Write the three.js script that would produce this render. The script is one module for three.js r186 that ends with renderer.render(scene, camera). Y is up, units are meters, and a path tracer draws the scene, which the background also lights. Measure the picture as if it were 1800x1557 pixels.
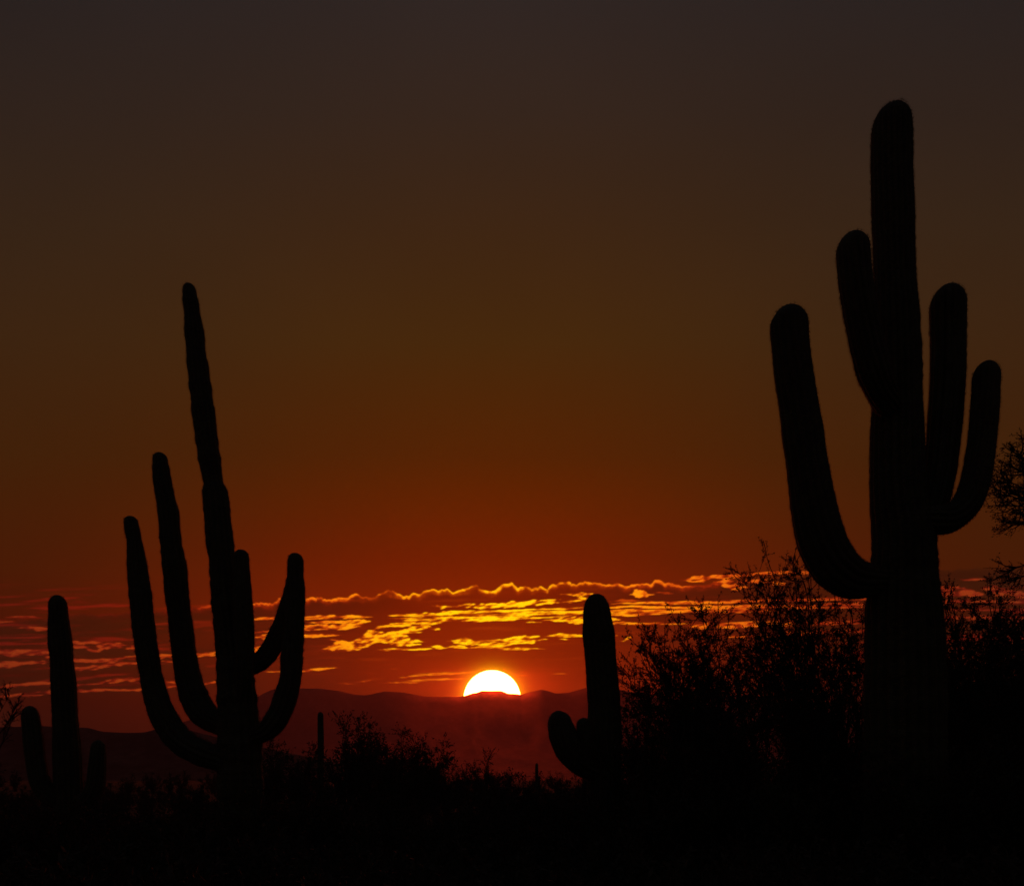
import * as THREE from 'three';
import { mergeGeometries } from 'three/addons/utils/BufferGeometryUtils.js';

// ------------------------------------------------------------------ camera, sky, sun, exposure
const EYE = 1.4, F = 1250, CX = 900, HOR = 1370, K = F / 1668;       // eye height; focal length, principal column and horizon row of an 1800 x 1557 frame
const scene = new THREE.Scene();
const camera = new THREE.PerspectiveCamera((2 * Math.atan(1557 / 2 / F) * 180) / Math.PI, 1800 / 1557, 0.1, 20000);
camera.position.set(0, EYE, 0);
camera.lookAt(0, EYE, -10);
camera.setViewOffset(1800, 1557, 0, 1557 / 2 - HOR, 1800, 1557);   // level camera, lens shifted up
camera.updateProjectionMatrix();
scene.add(camera);

const renderer = new THREE.WebGLRenderer({ antialias: true });
renderer.setSize(1024, 885);
renderer.toneMapping = THREE.LinearToneMapping;
renderer.toneMappingExposure = 1;
renderer.shadowMap.enabled = true;

const SUN = { px: 865, py: 1228, r: 50, dist: 3058, glow: 160 };
const HAZE = 1.5e-4;
scene.fog = new THREE.FogExp2(new THREE.Color(0.95, 0.64, 0.48), HAZE);

const sunDir = new THREE.Vector3((SUN.px - CX) / F, (HOR - SUN.py + 26) / F, -1).normalize();
const sunLight = new THREE.DirectionalLight(new THREE.Color(1, 0.25, 0.08), 0.2);
sunLight.position.copy(sunDir).multiplyScalar(150);
sunLight.castShadow = true;
sunLight.shadow.radius = 8;
sunLight.shadow.mapSize.set(2048, 2048);
Object.assign(sunLight.shadow.camera, { left: -60, right: 60, top: 40, bottom: -40, near: 1, far: 400 });
scene.add(sunLight, sunLight.target);

// ------------------------------------------------------------------ helpers
function rng(seed) {
  let a = seed >>> 0;
  return () => {
    a = (a + 0x6d2b79f5) | 0;
    let t = Math.imul(a ^ (a >>> 15), 1 | a);
    t = (t + Math.imul(t ^ (t >>> 7), 61 | t)) ^ t;
    return ((t ^ (t >>> 14)) >>> 0) / 4294967296;
  };
}
const lerp = (a, b, t) => a + (b - a) * t;
const clamp = (x, a = 0, b = 1) => Math.min(b, Math.max(a, x));
const sstep = (a, b, x) => { const t = clamp((x - a) / (b - a)); return t * t * (3 - 2 * t); };
const hash = (x, y) => { let h = Math.imul(x | 0, 374761393) + Math.imul(y | 0, 668265263); h = Math.imul(h ^ (h >>> 13), 1274126177); return ((h ^ (h >>> 16)) >>> 0) / 4294967296; };
function vnoise(x, y) {                                  // smooth value noise, -1 .. 1
  const ix = Math.floor(x), iy = Math.floor(y), fx = x - ix, fy = y - iy, u = fx * fx * (3 - 2 * fx), v = fy * fy * (3 - 2 * fy);
  return 2 * lerp(lerp(hash(ix, iy), hash(ix + 1, iy), u), lerp(hash(ix, iy + 1), hash(ix + 1, iy + 1), u), v) - 1;
}
function fbm(x, y, o = 4) { let s = 0, a = 0.5; for (let i = 0; i < o; i++) { s += a * vnoise(x, y); x = x * 2.03 + 17.1; y = y * 2.03 + 9.7; a *= 0.5; } return s; }
const lin = (c) => (c <= 10.31 ? c / 3294.6 : Math.pow((c / 255 + 0.055) / 1.055, 2.4));
const L3 = (r, g, b) => [lin(r), lin(g), lin(b)];
function ramp(stops, t) {                                // stops: [t, [r,g,b]] in linear light, mixed in gamma space
  let i = 0;
  while (i < stops.length - 2 && t > stops[i + 1][0]) i++;
  const k = clamp((t - stops[i][0]) / (stops[i + 1][0] - stops[i][0]));
  return [0, 1, 2].map((c) => lerp(Math.sqrt(stops[i][1][c]), Math.sqrt(stops[i + 1][1][c]), k) ** 2);
}
const used = {};
const numbered = (n) => { const k = used[n] ?? 0; used[n] = k + 1; return k ? `${n}_${String(k).padStart(3, '0')}` : n; };
function tag(o, label, category, group, kind) {
  if (label) o.userData.label = label;
  if (category) o.userData.category = category;
  if (group) o.userData.group = group;
  if (kind) o.userData.kind = kind;
  return o;
}
function thing(name, label, category, group, x, y, z) {
  const o = new THREE.Group();
  o.name = numbered(name);
  o.position.set(x, y, z);
  scene.add(o);
  return tag(o, label, category, group);
}
function part(name, geometry, material, parent) {
  const m = new THREE.Mesh(geometry, material);
  m.name = name; m.castShadow = m.receiveShadow = true;
  parent.add(m);
  return m;
}
function structure(name, geometry, material) { return tag(part(numbered(name), geometry, material, scene), null, null, null, 'structure'); }
const spot = (px, py, d) => new THREE.Vector3(((px - CX) * d) / F, EYE + ((HOR - py) * d) / F, -d);   // a layout point, d metres away along the view axis

// ------------------------------------------------------------------ sky: dusk air and clouds in every direction
// Directions are laid out on the tangent plane of the sunset (x to the right, y down, in layout units; the horizon is y = HOR).
// Golden clouds, each as [x, upper edge, lower edge] along its length.
const CLOUDS = [
  [[537, 1084, 1088], [570, 1082, 1089], [620, 1081.5, 1086], [650, 1083, 1084.5]],
  [[452, 1086, 1090], [475, 1085, 1090], [500, 1084, 1088], [537, 1085, 1088]],
  [[545, 1093, 1094.5], [580, 1091, 1095], [610, 1092, 1095], [641, 1088, 1096]],
  [[500, 1102, 1107], [537, 1100, 1108], [560, 1098.5, 1107.5], [590, 1098, 1106], [615, 1097, 1104], [640, 1095, 1099]],
  [[520, 1117, 1120], [560, 1115, 1119], [585, 1115, 1118], [598, 1116.5, 1117.5]],
  [[440, 1111, 1113], [480, 1108.5, 1111], [500, 1108, 1110]], [[456, 1118, 1122], [466, 1116, 1129], [476, 1118, 1124]], [[440, 1140, 1147], [450, 1138, 1147], [466, 1135, 1141]],
  [[573, 1138, 1142], [592, 1130, 1142], [600, 1127, 1142], [615, 1129, 1142], [625, 1124, 1141], [635, 1118, 1140], [645, 1111, 1137], [656, 1112, 1129], [668, 1110, 1128], [680, 1114, 1132], [697, 1111, 1136], [706, 1107, 1136], [713, 1117, 1135], [722, 1128, 1136], [729, 1131, 1135]],
  [[583, 1124, 1126], [594, 1125, 1127], [604, 1127, 1130]],
  [[697, 1110, 1120], [715, 1105, 1114], [735, 1098, 1111], [748, 1098, 1107], [763, 1103, 1108]],
  [[718, 1126, 1131], [730, 1125, 1129], [743, 1127, 1129]],
  [[658, 1106, 1113], [663, 1102, 1107], [675, 1098.5, 1103], [690, 1096.5, 1101], [720, 1094, 1101], [745, 1094, 1099], [770, 1095, 1097]],
  [[665, 1142, 1143.2], [700, 1140, 1142.5], [735, 1139.5, 1141.5], [757, 1139, 1141]],
  [[758, 1135, 1137], [770, 1135, 1141], [782, 1138, 1140]], [[787, 1138, 1139], [802, 1134, 1139], [823, 1138, 1139]],
  [[790, 1127, 1128], [805, 1122, 1131], [820, 1120, 1133], [836, 1126, 1134]],
  [[834, 1136, 1139], [850, 1130, 1138.5], [875, 1127, 1136], [890, 1123, 1134], [910, 1118, 1131], [935, 1117.5, 1130], [953, 1119, 1126], [958, 1122, 1125]],
  [[838, 1125, 1127], [860, 1125, 1128], [885, 1124, 1127]],
  [[845, 1141, 1142], [870, 1138, 1141], [900, 1139, 1141.5], [945, 1139.5, 1141]],
  [[961, 1118, 1119], [985, 1114, 1119.5], [1005, 1115, 1119], [1030, 1116, 1118.5], [1075, 1115, 1118]], [[987, 1122, 1124], [997, 1123, 1125]],
  [[925, 1093, 1094], [933, 1091, 1095], [940, 1093, 1094]],
  [[680, 1081, 1082], [705, 1080, 1083], [745, 1077.5, 1083.5], [765, 1078.5, 1083], [780, 1076, 1080.5], [830, 1073.5, 1078], [880, 1072.5, 1076], [930, 1071, 1073.5], [1000, 1068.5, 1070.5], [1075, 1066.5, 1069]],
  [[690, 1086.5, 1088], [720, 1085, 1087.5], [760, 1083, 1086], [800, 1080.5, 1083.5], [850, 1079, 1081.5], [900, 1077, 1079.5], [960, 1074.5, 1077], [1027, 1072, 1074], [1078, 1071, 1073]],
  [[705, 1090.5, 1092], [720, 1089, 1092], [760, 1087, 1090], [840, 1082.5, 1086], [900, 1080.5, 1083.5], [960, 1078, 1080.5], [1027, 1075, 1078.5], [1078, 1075, 1077]],
  [[715, 1093.5, 1096.5], [745, 1092, 1096], [775, 1090.5, 1094], [800, 1087, 1092.5], [850, 1086, 1092], [880, 1085, 1090.5], [930, 1084, 1088], [980, 1082, 1085], [1005, 1081, 1082.5]],
  [[780, 1084.5, 1086], [820, 1084, 1086], [850, 1083, 1085]],
  [[832, 1065, 1068], [845, 1061, 1069.5], [870, 1061, 1068], [890, 1058, 1067], [900, 1056, 1066], [915, 1059, 1066], [935, 1056, 1063], [965, 1054, 1061], [1000, 1054, 1059], [1028, 1050, 1056]],
  [[760, 1063, 1066], [775, 1063, 1070], [785, 1065, 1068]], [[800, 1065, 1067], [815, 1063, 1067], [828, 1060, 1067]],
  [[963, 1089, 1091], [985, 1086, 1093], [1010, 1084, 1096], [1040, 1083, 1096], [1078, 1086, 1093]],
  [[996, 1044, 1046], [1015, 1041, 1048], [1030, 1042, 1047]],
  [[1078, 1061, 1061.5], [1130, 1058, 1061], [1180, 1057.5, 1061.5], [1240, 1057, 1061], [1300, 1056, 1059.5], [1345, 1054, 1058], [1420, 1052, 1056], [1530, 1050, 1053]],
  [[1060, 1066, 1070], [1110, 1064, 1068], [1150, 1066, 1068.5], [1220, 1066, 1068.5], [1300, 1064, 1067], [1420, 1061, 1066], [1530, 1060, 1064]],
  [[1060, 1072.5, 1075], [1110, 1071.5, 1074.5], [1180, 1071, 1073.5], [1260, 1068, 1070.5], [1300, 1066.5, 1069], [1420, 1063.5, 1066.5], [1530, 1063, 1065]],
  [[1060, 1076, 1078.5], [1110, 1075.5, 1078], [1180, 1073.8, 1077], [1230, 1071.5, 1075], [1300, 1070, 1073.5], [1420, 1067, 1070.5], [1530, 1066, 1068]],
  [[1060, 1079, 1081.8], [1100, 1079, 1081.5], [1140, 1078, 1081], [1165, 1077.5, 1079.5]],
  [[1240, 1076, 1078], [1300, 1073.5, 1076.5], [1360, 1070, 1073.5]],
  [[1070, 1093.5, 1098], [1095, 1093, 1098], [1110, 1095, 1097.5], [1160, 1095, 1097.2], [1180, 1095.5, 1097], [1215, 1095.5, 1097]],
  [[1218, 1101, 1103], [1235, 1097, 1105], [1255, 1097, 1102], [1290, 1094, 1104], [1320, 1095, 1102], [1360, 1096, 1100], [1450, 1093, 1097], [1530, 1092, 1095]],
  [[1260, 1095, 1096], [1330, 1092, 1094], [1370, 1091, 1093]],
  [[1275, 1118, 1119.5], [1310, 1116, 1121], [1350, 1117, 1119], [1385, 1112, 1118], [1450, 1108, 1112], [1530, 1106, 1109]],
  [[1112, 1044, 1046], [1117, 1038, 1050], [1128, 1036, 1051], [1137, 1039, 1050], [1142, 1043, 1046]],
  [[1203, 1019, 1020.5], [1215, 1014, 1022], [1235, 1013, 1021], [1260, 1011, 1016], [1300, 1010, 1014], [1328, 1007, 1011], [1380, 1004, 1008], [1440, 1004, 1008]],
  [[1265, 1020, 1026], [1280, 1013, 1034], [1295, 1025, 1036], [1306, 1030, 1036]], [[1310, 1020, 1024], [1345, 1018, 1026], [1380, 1024, 1028]],
  [[1098, 1126, 1127], [1105, 1120, 1123], [1114, 1117.5, 1118.5]],
  [[20, 1083.5, 1086], [65, 1083.5, 1085.5]], [[-60, 1096, 1098], [0, 1093, 1095], [24, 1091, 1092.5]], [[35, 1102, 1105], [60, 1101, 1108], [84, 1106, 1109]],
  [[110, 1127, 1132], [150, 1127, 1132], [177, 1127.5, 1131]], [[115, 1134, 1137], [150, 1136, 1140], [160, 1142, 1145], [172, 1143, 1146], [182, 1136, 1141]], [[180, 1130, 1140], [200, 1129, 1138], [215, 1132, 1137], [238, 1136, 1142]],
  [[-80, 1148, 1160], [0, 1140, 1150], [20, 1141, 1155], [60, 1143, 1152], [95, 1142, 1156]], [[-40, 1168, 1172], [10, 1163, 1172], [40, 1164, 1168], [85, 1160, 1166]],
  [[120, 1157, 1162], [175, 1159, 1164], [205, 1156, 1161], [240, 1153, 1159], [300, 1150, 1156], [340, 1149, 1155], [400, 1146, 1151]],
  [[125, 1174, 1178], [170, 1168, 1176], [185, 1166, 1172], [220, 1164, 1169], [250, 1164, 1166], [290, 1162, 1164.5], [335, 1160, 1162]],
  [[-30, 1206, 1214], [17, 1204, 1208], [50, 1200, 1206], [95, 1198, 1202]], [[125, 1204, 1207], [170, 1200, 1202.5], [200, 1192, 1200], [245, 1189.5, 1194.5]], [[295, 1197, 1200], [345, 1195, 1198]],
  [[0, 1222, 1226], [60, 1217, 1223], [90, 1214, 1218], [180, 1212, 1214.5], [240, 1210.5, 1213], [300, 1206.5, 1209], [345, 1201, 1204], [390, 1197, 1200]],
  [[1640, 1034, 1040], [1668, 1032, 1050], [1695, 1032, 1046], [1716, 1038, 1049]], [[1640, 1057, 1061], [1690, 1053, 1059], [1720, 1055, 1058], [1745, 1055, 1058], [1800, 1057, 1059]],
  [[1640, 1072, 1074], [1720, 1070, 1073], [1765, 1070, 1073], [1860, 1068, 1071]], [[1640, 1083, 1088], [1695, 1083, 1088], [1760, 1083, 1088], [1850, 1081, 1085]],
  [[1695, 1017, 1020.5], [1725, 1016, 1018.5]], [[1740, 1028, 1040], [1752, 1030, 1046], [1790, 1040, 1050], [1830, 1044, 1052]],
  [[467, 1180, 1182], [492, 1178, 1180.5], [533, 1178, 1180], [555, 1175.5, 1179], [575, 1174, 1176.5], [592, 1173.5, 1174.5]],
].map((p) => ({ p, g: 1 })).concat([
  [[605, 1200, 1201.5], [622, 1201, 1203]], [[632, 1197, 1199], [656, 1195, 1196]], [[970, 1183.5, 1184.7], [997, 1183.5, 1184.7]], [[912, 1186, 1187.2], [924, 1186, 1187.2]], [[687, 1175, 1176.5], [698, 1175, 1176]],
  [[1160, 1040, 1042], [1180, 1041, 1044]], [[1085, 1055, 1058], [1095, 1054, 1059], [1120, 1054, 1056]],
].map((p) => ({ p, g: 0.45 })), [
  [[703, 1190, 1191.4], [735, 1185, 1188], [760, 1183.5, 1186], [785, 1182, 1184], [800, 1182, 1184], [835, 1180.5, 1182]],
  [[680, 1199, 1200.2], [705, 1198, 1200.5], [725, 1195, 1200], [760, 1193, 1196], [818, 1192, 1193.2]],
].map((p) => ({ p, g: 0.6 })));
// Upper edge of the long dark bank of cumulus, and how strongly its rim is lit.
const BANK = [[-200, 1102], [0, 1094], [100, 1086], [130, 1079], [200, 1078], [222, 1075], [270, 1073], [283, 1070], [300, 1073], [330, 1071], [338, 1065], [352, 1068], [367, 1063], [400, 1065], [430, 1062], [445, 1061], [462, 1058], [480, 1061], [486, 1055], [491, 1050], [500, 1056], [537, 1055], [545, 1050], [560, 1049], [575, 1053], [595, 1049], [612, 1049], [618, 1044], [628, 1043], [635, 1048], [645, 1049], [660, 1049], [670, 1043], [682, 1035.5], [690, 1038], [700, 1043], [712, 1047], [720, 1045], [727, 1041], [738, 1044], [745, 1037], [762, 1034], [770, 1038], [785, 1034], [798, 1043], [812, 1034], [825, 1032], [838, 1025.5], [842, 1034], [850, 1036], [865, 1038], [873, 1033], [885, 1026], [898, 1023], [910, 1032], [918, 1030], [925, 1029], [935, 1034], [950, 1030], [962, 1035], [970, 1026], [985, 1025], [1000, 1023], [1010, 1028], [1028, 1022], [1040, 1024], [1060, 1027], [1085, 1025], [1098, 1029], [1120, 1025], [1145, 1026], [1151, 1018], [1160, 1018], [1168, 1023], [1180, 1023], [1197, 1030], [1230, 1027], [1262, 1024], [1300, 1020], [1400, 1012], [1650, 1002], [1800, 996], [2000, 990]];
function along(line, x, k) {
  let lo = 0, hi = line.length - 1;
  if (x <= line[0][0]) return line[0][k];
  if (x >= line[hi][0]) return line[hi][k];
  while (hi - lo > 1) { const m = (lo + hi) >> 1; if (line[m][0] <= x) lo = m; else hi = m; }
  return lerp(line[lo][k], line[hi][k], (x - line[lo][0]) / (line[hi][0] - line[lo][0]));
}
const CENTRE = [[-900, L3(34, 34, 40)], [-200, L3(44, 37, 35)], [0, L3(47, 39, 36)], [200, L3(52, 38, 29)], [400, L3(62, 39, 20)], [600, L3(72, 42, 12)], [800, L3(87, 37, 3)], [900, L3(106, 36, 0)], [980, L3(122, 33, 0)], [1060, L3(142, 36, 0)], [1110, L3(164, 41, 0)], [1165, L3(158, 38, 0)], [1220, L3(116, 27, 0)], [1370, L3(100, 24, 0)]];
const SIDES = [[-1400, L3(27, 30, 42)], [-900, L3(30, 33, 42)], [-200, L3(35, 33, 37)], [0, L3(39, 34, 32)], [200, L3(45, 35, 28)], [400, L3(52, 37, 23)], [600, L3(59, 37, 17)], [800, L3(63, 34, 9)], [900, L3(66, 31, 6)], [1000, L3(68, 28, 4)], [1100, L3(64, 18, 2)], [1200, L3(42, 8, 1)], [1290, L3(22, 4, 1)], [1370, L3(18, 4, 1)]];
const AWAY = [[-1250, L3(26, 29, 42)], [0, L3(34, 33, 38)], [700, L3(38, 32, 34)], [1100, L3(42, 30, 28)], [1370, L3(36, 26, 26)]];
const GOLD = [[0, [1.4, 0.72, 0.002]], [150, [1.4, 0.6, 0.002]], [220, [1.35, 0.44, 0.002]], [290, [1.25, 0.28, 0.003]], [430, [1.0, 0.15, 0.004]], [560, [0.62, 0.065, 0.004]], [680, [0.42, 0.036, 0.005]], [860, [0.32, 0.028, 0.006]], [1100, [0.14, 0.02, 0.008]], [2400, [0.03, 0.018, 0.012]]];
const DARK = [[0, [0.27, 0.014, 0]], [190, [0.19, 0.011, 0]], [300, [0.105, 0.009, 0.001]], [420, [0.072, 0.008, 0.001]], [600, [0.05, 0.008, 0.001]], [850, [0.038, 0.008, 0.002]], [2400, [0.016, 0.012, 0.012]]];
function skyColour(az, el) {                              // az from the sunset's centre, to the right; el above the horizon
  const Y = HOR - F * Math.tan(Math.min(el, 1.2)) / Math.max(0.5, Math.cos(Math.min(Math.abs(az), 1.0)));
  const X = CX + F * (Math.abs(az) < 0.75 ? Math.tan(az) : Math.sign(az) * (Math.tan(0.75) + (Math.abs(az) - 0.75) * 1.87));
  const dx = X - SUN.px, dy = Y - SUN.py, r = Math.hypot(dx, dy);
  const w = Math.exp(-((Math.abs(dx) / (dx < 0 ? 560 : 520)) ** 2)), far = sstep(0.65, 2.4, Math.abs(az));
  const a = ramp(CENTRE, Y), b = ramp(SIDES, Y), z = ramp(AWAY, Y);
  let c = [0, 1, 2].map((k) => lerp(lerp(b[k], a[k], w), z[k], far));
  const grain = 1 + 0.05 * fbm(X / 260, Y / 180, 3);      // uneven thickness of the haze layer
  c = c.map((v) => v * grain);
  if (Y > 930 && Y < HOR + 40) {                          // the belt of clouds
    const gold = ramp(GOLD, Math.hypot(dx, dy * 0.8)), dark = ramp(DARK, Math.hypot(dx, dy * 0.8));
    const wx = X + 5 * fbm(X / 40 + 3, Y / 14, 3), wy = Y + 1.7 * fbm(X / 26, Y / 9 + 40, 3);
    // dusky bodies: the cumulus bank and the layers below it
    const edge = along(BANK, X, 1) + 3 - 5 * Math.abs(vnoise(X / 17 + 7, 3.3)) ** 0.8 * (0.4 + 0.6 * Math.abs(vnoise(X / 40, 6.6))) - 3.6 * Math.abs(vnoise(X / 6, 8.1)) * (0.3 + 0.9 * Math.abs(vnoise(X / 27 + 3, 1.6))) + 1.1 * vnoise(X / 3, 5.5);
    const inside = sstep(-1.2, 1.5, Y - edge) * (1 - sstep(1205, 1232, Y));
    const layers = 0.5 + 0.9 * fbm(X / 130 + 11, (Y + X * 0.02) / 9, 4);
    const left = sstep(480, 200, X), right = sstep(1380, 1640, X);
    const body = inside * clamp(lerp(0.95, 0.55 + 0.6 * layers, sstep(24, 44, Y - edge))) * lerp(1, 0.85, sstep(1150, 1180, Y));
    c = c.map((v, k) => lerp(v, dark[k] * (0.86 + 0.3 * layers), body * 0.86));
    // lit upper rim of the bank
    const puff = Math.abs(vnoise(X / 8 + 5, Y / 7)), rimW = 2.6 + 2.6 * puff + 1.1 * vnoise(X / 19, 2.2) + (X > 1145 && X < 1185 ? 2.6 : 0) + (X > 872 && X < 912 ? 3 : 0);
    const d = Y - edge, broken = clamp(0.95 + 0.55 * vnoise(X / 31, 77) + 0.35 * vnoise(X / 7, Y / 6), 0.2, 1) * sstep(1290, 1230, X) * lerp(1, 0.3, left);
    let lit = sstep(-1.0, 0.2, d) * Math.max(1 - sstep(rimW * 0.3, rimW * 1.4 + 2, d + 2.8 * fbm(X / 5, Y / 3, 3)), 0.42 * (1 - sstep(2, 15, d + 7 * fbm(X / 12, Y / 6, 3)))) * broken;
    // lit sheets and streaks, torn into fibres
    const fibre = 1.35 * fbm(X / 46 + 90, (Y + X * 0.04) / 1.7, 3) + 0.35 * vnoise(X / 15, Y / 2.4), curl = fbm(X / 11 + 31, (Y + X * 0.22) / 3.4, 4), fine = fbm(X / 6 + 2, Y / 2.2, 2);
    let sheet = 0;
    for (const { p, g } of CLOUDS) {
      const n = p.length - 1;
      if (wx < p[0][0] - 12 || wx > p[n][0] + 12) continue;
      const top = along(p, wx, 1), low = along(p, wx, 2), half = (low - top) / 2, mid = (low + top) / 2;
      const off = Math.abs(wy - mid);
      if (off > half + 4) continue;
      const ends = Math.min(14, wx - p[0][0] + 6, p[n][0] + 6 - wx) / 14;          // under 1 near the ragged ends
      const puffy = half > 3.6 ? 1 : half / 3.6;
      const thick = Math.min(half + 0.5, half * (0.55 + 0.45 * ends) + 0.5) - off + lerp(1.0 * fibre, 1.0 * fibre + 2.8 * curl, puffy) + 0.25 * fine - (1 - clamp(ends)) * 1.6 * (0.5 + fibre);
      const tear = clamp(0.86 + 0.4 * vnoise(X / 37 + 4, Y / 11) + lerp(0.95 * fibre, 0.45 * fibre + 1.5 * curl, puffy) + 0.25 * fine, 0.08, 1.15);
      const s = g * sstep(-0.55, 0.75, thick) * tear;
      if (s > sheet) sheet = s;
    }
    // fainter, unlaid streaks that run on round the horizon
    const stray = sstep(0.16, 0.5, fbm(X / 95 + 60, (Y + X * 0.035) / 5.5, 4)) * sstep(1004, 1060, Y) * (1 - sstep(1190, 1228, Y)) * (0.2 + 0.5 * left + 0.5 * right);
    lit = Math.max(lit, sheet, stray * 0.75);
    const soft = lit * lit * (3 - 2 * lit);
    const tint = gold.map((v, k) => v * (k === 1 ? 0.16 + 0.95 * lit ** 2.2 : 0.62 + 0.44 * lit));
    c = c.map((v, k) => lerp(v, tint[k], clamp(lerp(lit, soft, 0.5))));
  }
  // glow of the air close round the sun
  const rim = Math.max(0, r - SUN.r);
  const near = Math.exp(-rim / 7), mid = Math.exp(-rim / 34), wide = Math.exp(-rim / 120);
  c[0] += 0.85 * near + 0.16 * mid + 0.1 * wide;
  c[1] += 0.5 * near + 0.03 * mid + 0.007 * wide;
  return c;
}
function makeSky(W, H) {
  const data = new Float32Array(W * H * 4);
  for (let row = 0; row < H; row++) {
    const el = ((row + 0.5) / H - 0.5) * Math.PI;
    if (el < -0.02) continue;
    const coarse = el > 0.9 ? 16 : el > 0.4 ? 4 : 1;                   // smooth air overhead
    let c;
    for (let col = 0; col < W; col++) {
      let az = ((col + 0.5) / W - 0.5) * 2 * Math.PI + Math.PI / 2;
      if (az > Math.PI) az -= 2 * Math.PI;
      const step = Math.abs(az) > 0.85 ? 8 : coarse;
      if (!c || col % step === 0) c = skyColour(az, Math.max(0, el));
      const at = (row * W + col) * 4;
      data[at] = c[0]; data[at + 1] = c[1]; data[at + 2] = c[2]; data[at + 3] = 1;
    }
  }
  const t = new THREE.DataTexture(data, W, H, THREE.RGBAFormat, THREE.FloatType);
  t.mapping = THREE.EquirectangularReflectionMapping;
  t.minFilter = t.magFilter = THREE.LinearFilter;
  t.needsUpdate = true;
  return t;
}
const skyTexture = makeSky(4096, 4096);
scene.background = skyTexture;
scene.environment = skyTexture;

// ------------------------------------------------------------------ materials
function noiseMap(size, paint, srgb) {
  const data = new Uint8Array(size * size * 4);
  for (let y = 0; y < size; y++) for (let x = 0; x < size; x++) {
    const c = paint(x / size, y / size, x, y), at = (y * size + x) * 4;
    for (let k = 0; k < 3; k++) data[at + k] = clamp(Math.round(c[k] * 255), 0, 255);
    data[at + 3] = 255;
  }
  const t = new THREE.DataTexture(data, size, size);
  t.wrapS = t.wrapT = THREE.RepeatWrapping;
  t.magFilter = t.minFilter = THREE.LinearFilter;
  if (srgb) t.colorSpace = THREE.SRGBColorSpace;
  t.needsUpdate = true;
  return t;
}
const tile = (u, v, n, o) => {                            // noise that joins at the edges of its tile
  const f = (a, b) => fbm(a * n, b * n, o), s = u, t = v;
  return (f(u, v) * (1 - s) + f(u - 1, v) * s) * (1 - t) + (f(u, v - 1) * (1 - s) + f(u - 1, v - 1) * s) * t;
};
const skinMap = noiseMap(512, (u, v) => { const n = tile(u, v, 9, 5), m = tile(u + 0.37, v, 40, 3); const k = 0.86 + 0.35 * n + 0.25 * m; return [0.31 * k + (m > 0.33 ? 0.09 : 0), 0.36 * k + (m > 0.33 ? 0.04 : 0), 0.22 * k]; }, true);
const skinBump = noiseMap(256, (u, v) => { const n = 0.5 + 0.7 * tile(u, v, 24, 4); return [n, n, n]; });
const barkMap = noiseMap(256, (u, v) => { const n = 0.8 + 0.7 * tile(u, v * 0.25, 24, 4); return [0.27 * n, 0.21 * n, 0.15 * n]; }, true);
const dirtMap = noiseMap(1024, (u, v) => { const n = tile(u, v, 8, 5), m = tile(u, v, 90, 3); const k = 0.9 + 0.4 * n + 0.5 * m; return [0.42 * k, 0.34 * k, 0.26 * k]; }, true);
const dirtBump = noiseMap(1024, (u, v) => { const n = 0.5 + 0.5 * tile(u, v, 60, 4) + 0.3 * tile(u, v, 10, 3); return [n, n, n]; });
const rockMap = noiseMap(512, (u, v) => { const n = 0.9 + 0.55 * tile(u, v, 10, 5) + 0.3 * tile(u, v, 60, 2); return [0.36 * n, 0.29 * n, 0.25 * n]; }, true);
const M = {
  skin: new THREE.MeshStandardMaterial({ name: 'cactus skin', map: skinMap, bumpMap: skinBump, bumpScale: 0.004, roughness: 0.75 }),
  spine: new THREE.MeshStandardMaterial({ name: 'cactus spines', color: new THREE.Color(0.2, 0.15, 0.1), roughness: 0.7 }),
  bark: new THREE.MeshStandardMaterial({ name: 'bark', map: barkMap, roughness: 0.95 }),
  leaf: new THREE.MeshPhysicalMaterial({ name: 'small desert leaves', color: new THREE.Color(0.045, 0.055, 0.024), roughness: 0.85, specularIntensity: 0.4 }),
  leafPale: new THREE.MeshPhysicalMaterial({ name: 'grey green leaves', color: new THREE.Color(0.06, 0.064, 0.04), roughness: 0.9, specularIntensity: 0.4 }),
  dirt: new THREE.MeshPhysicalMaterial({ name: 'desert soil', map: dirtMap, bumpMap: dirtBump, bumpScale: 0.02, roughness: 1, specularIntensity: 0.1 }),
  rock: new THREE.MeshPhysicalMaterial({ name: 'mountain rock', map: rockMap, roughness: 1, specularIntensity: 0.1 }),
  sun: new THREE.MeshStandardMaterial({ name: 'sun surface', color: 0x000000, emissive: new THREE.Color(1, 0.055, 0.012), emissiveIntensity: SUN.glow, roughness: 1 }),
};

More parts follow.
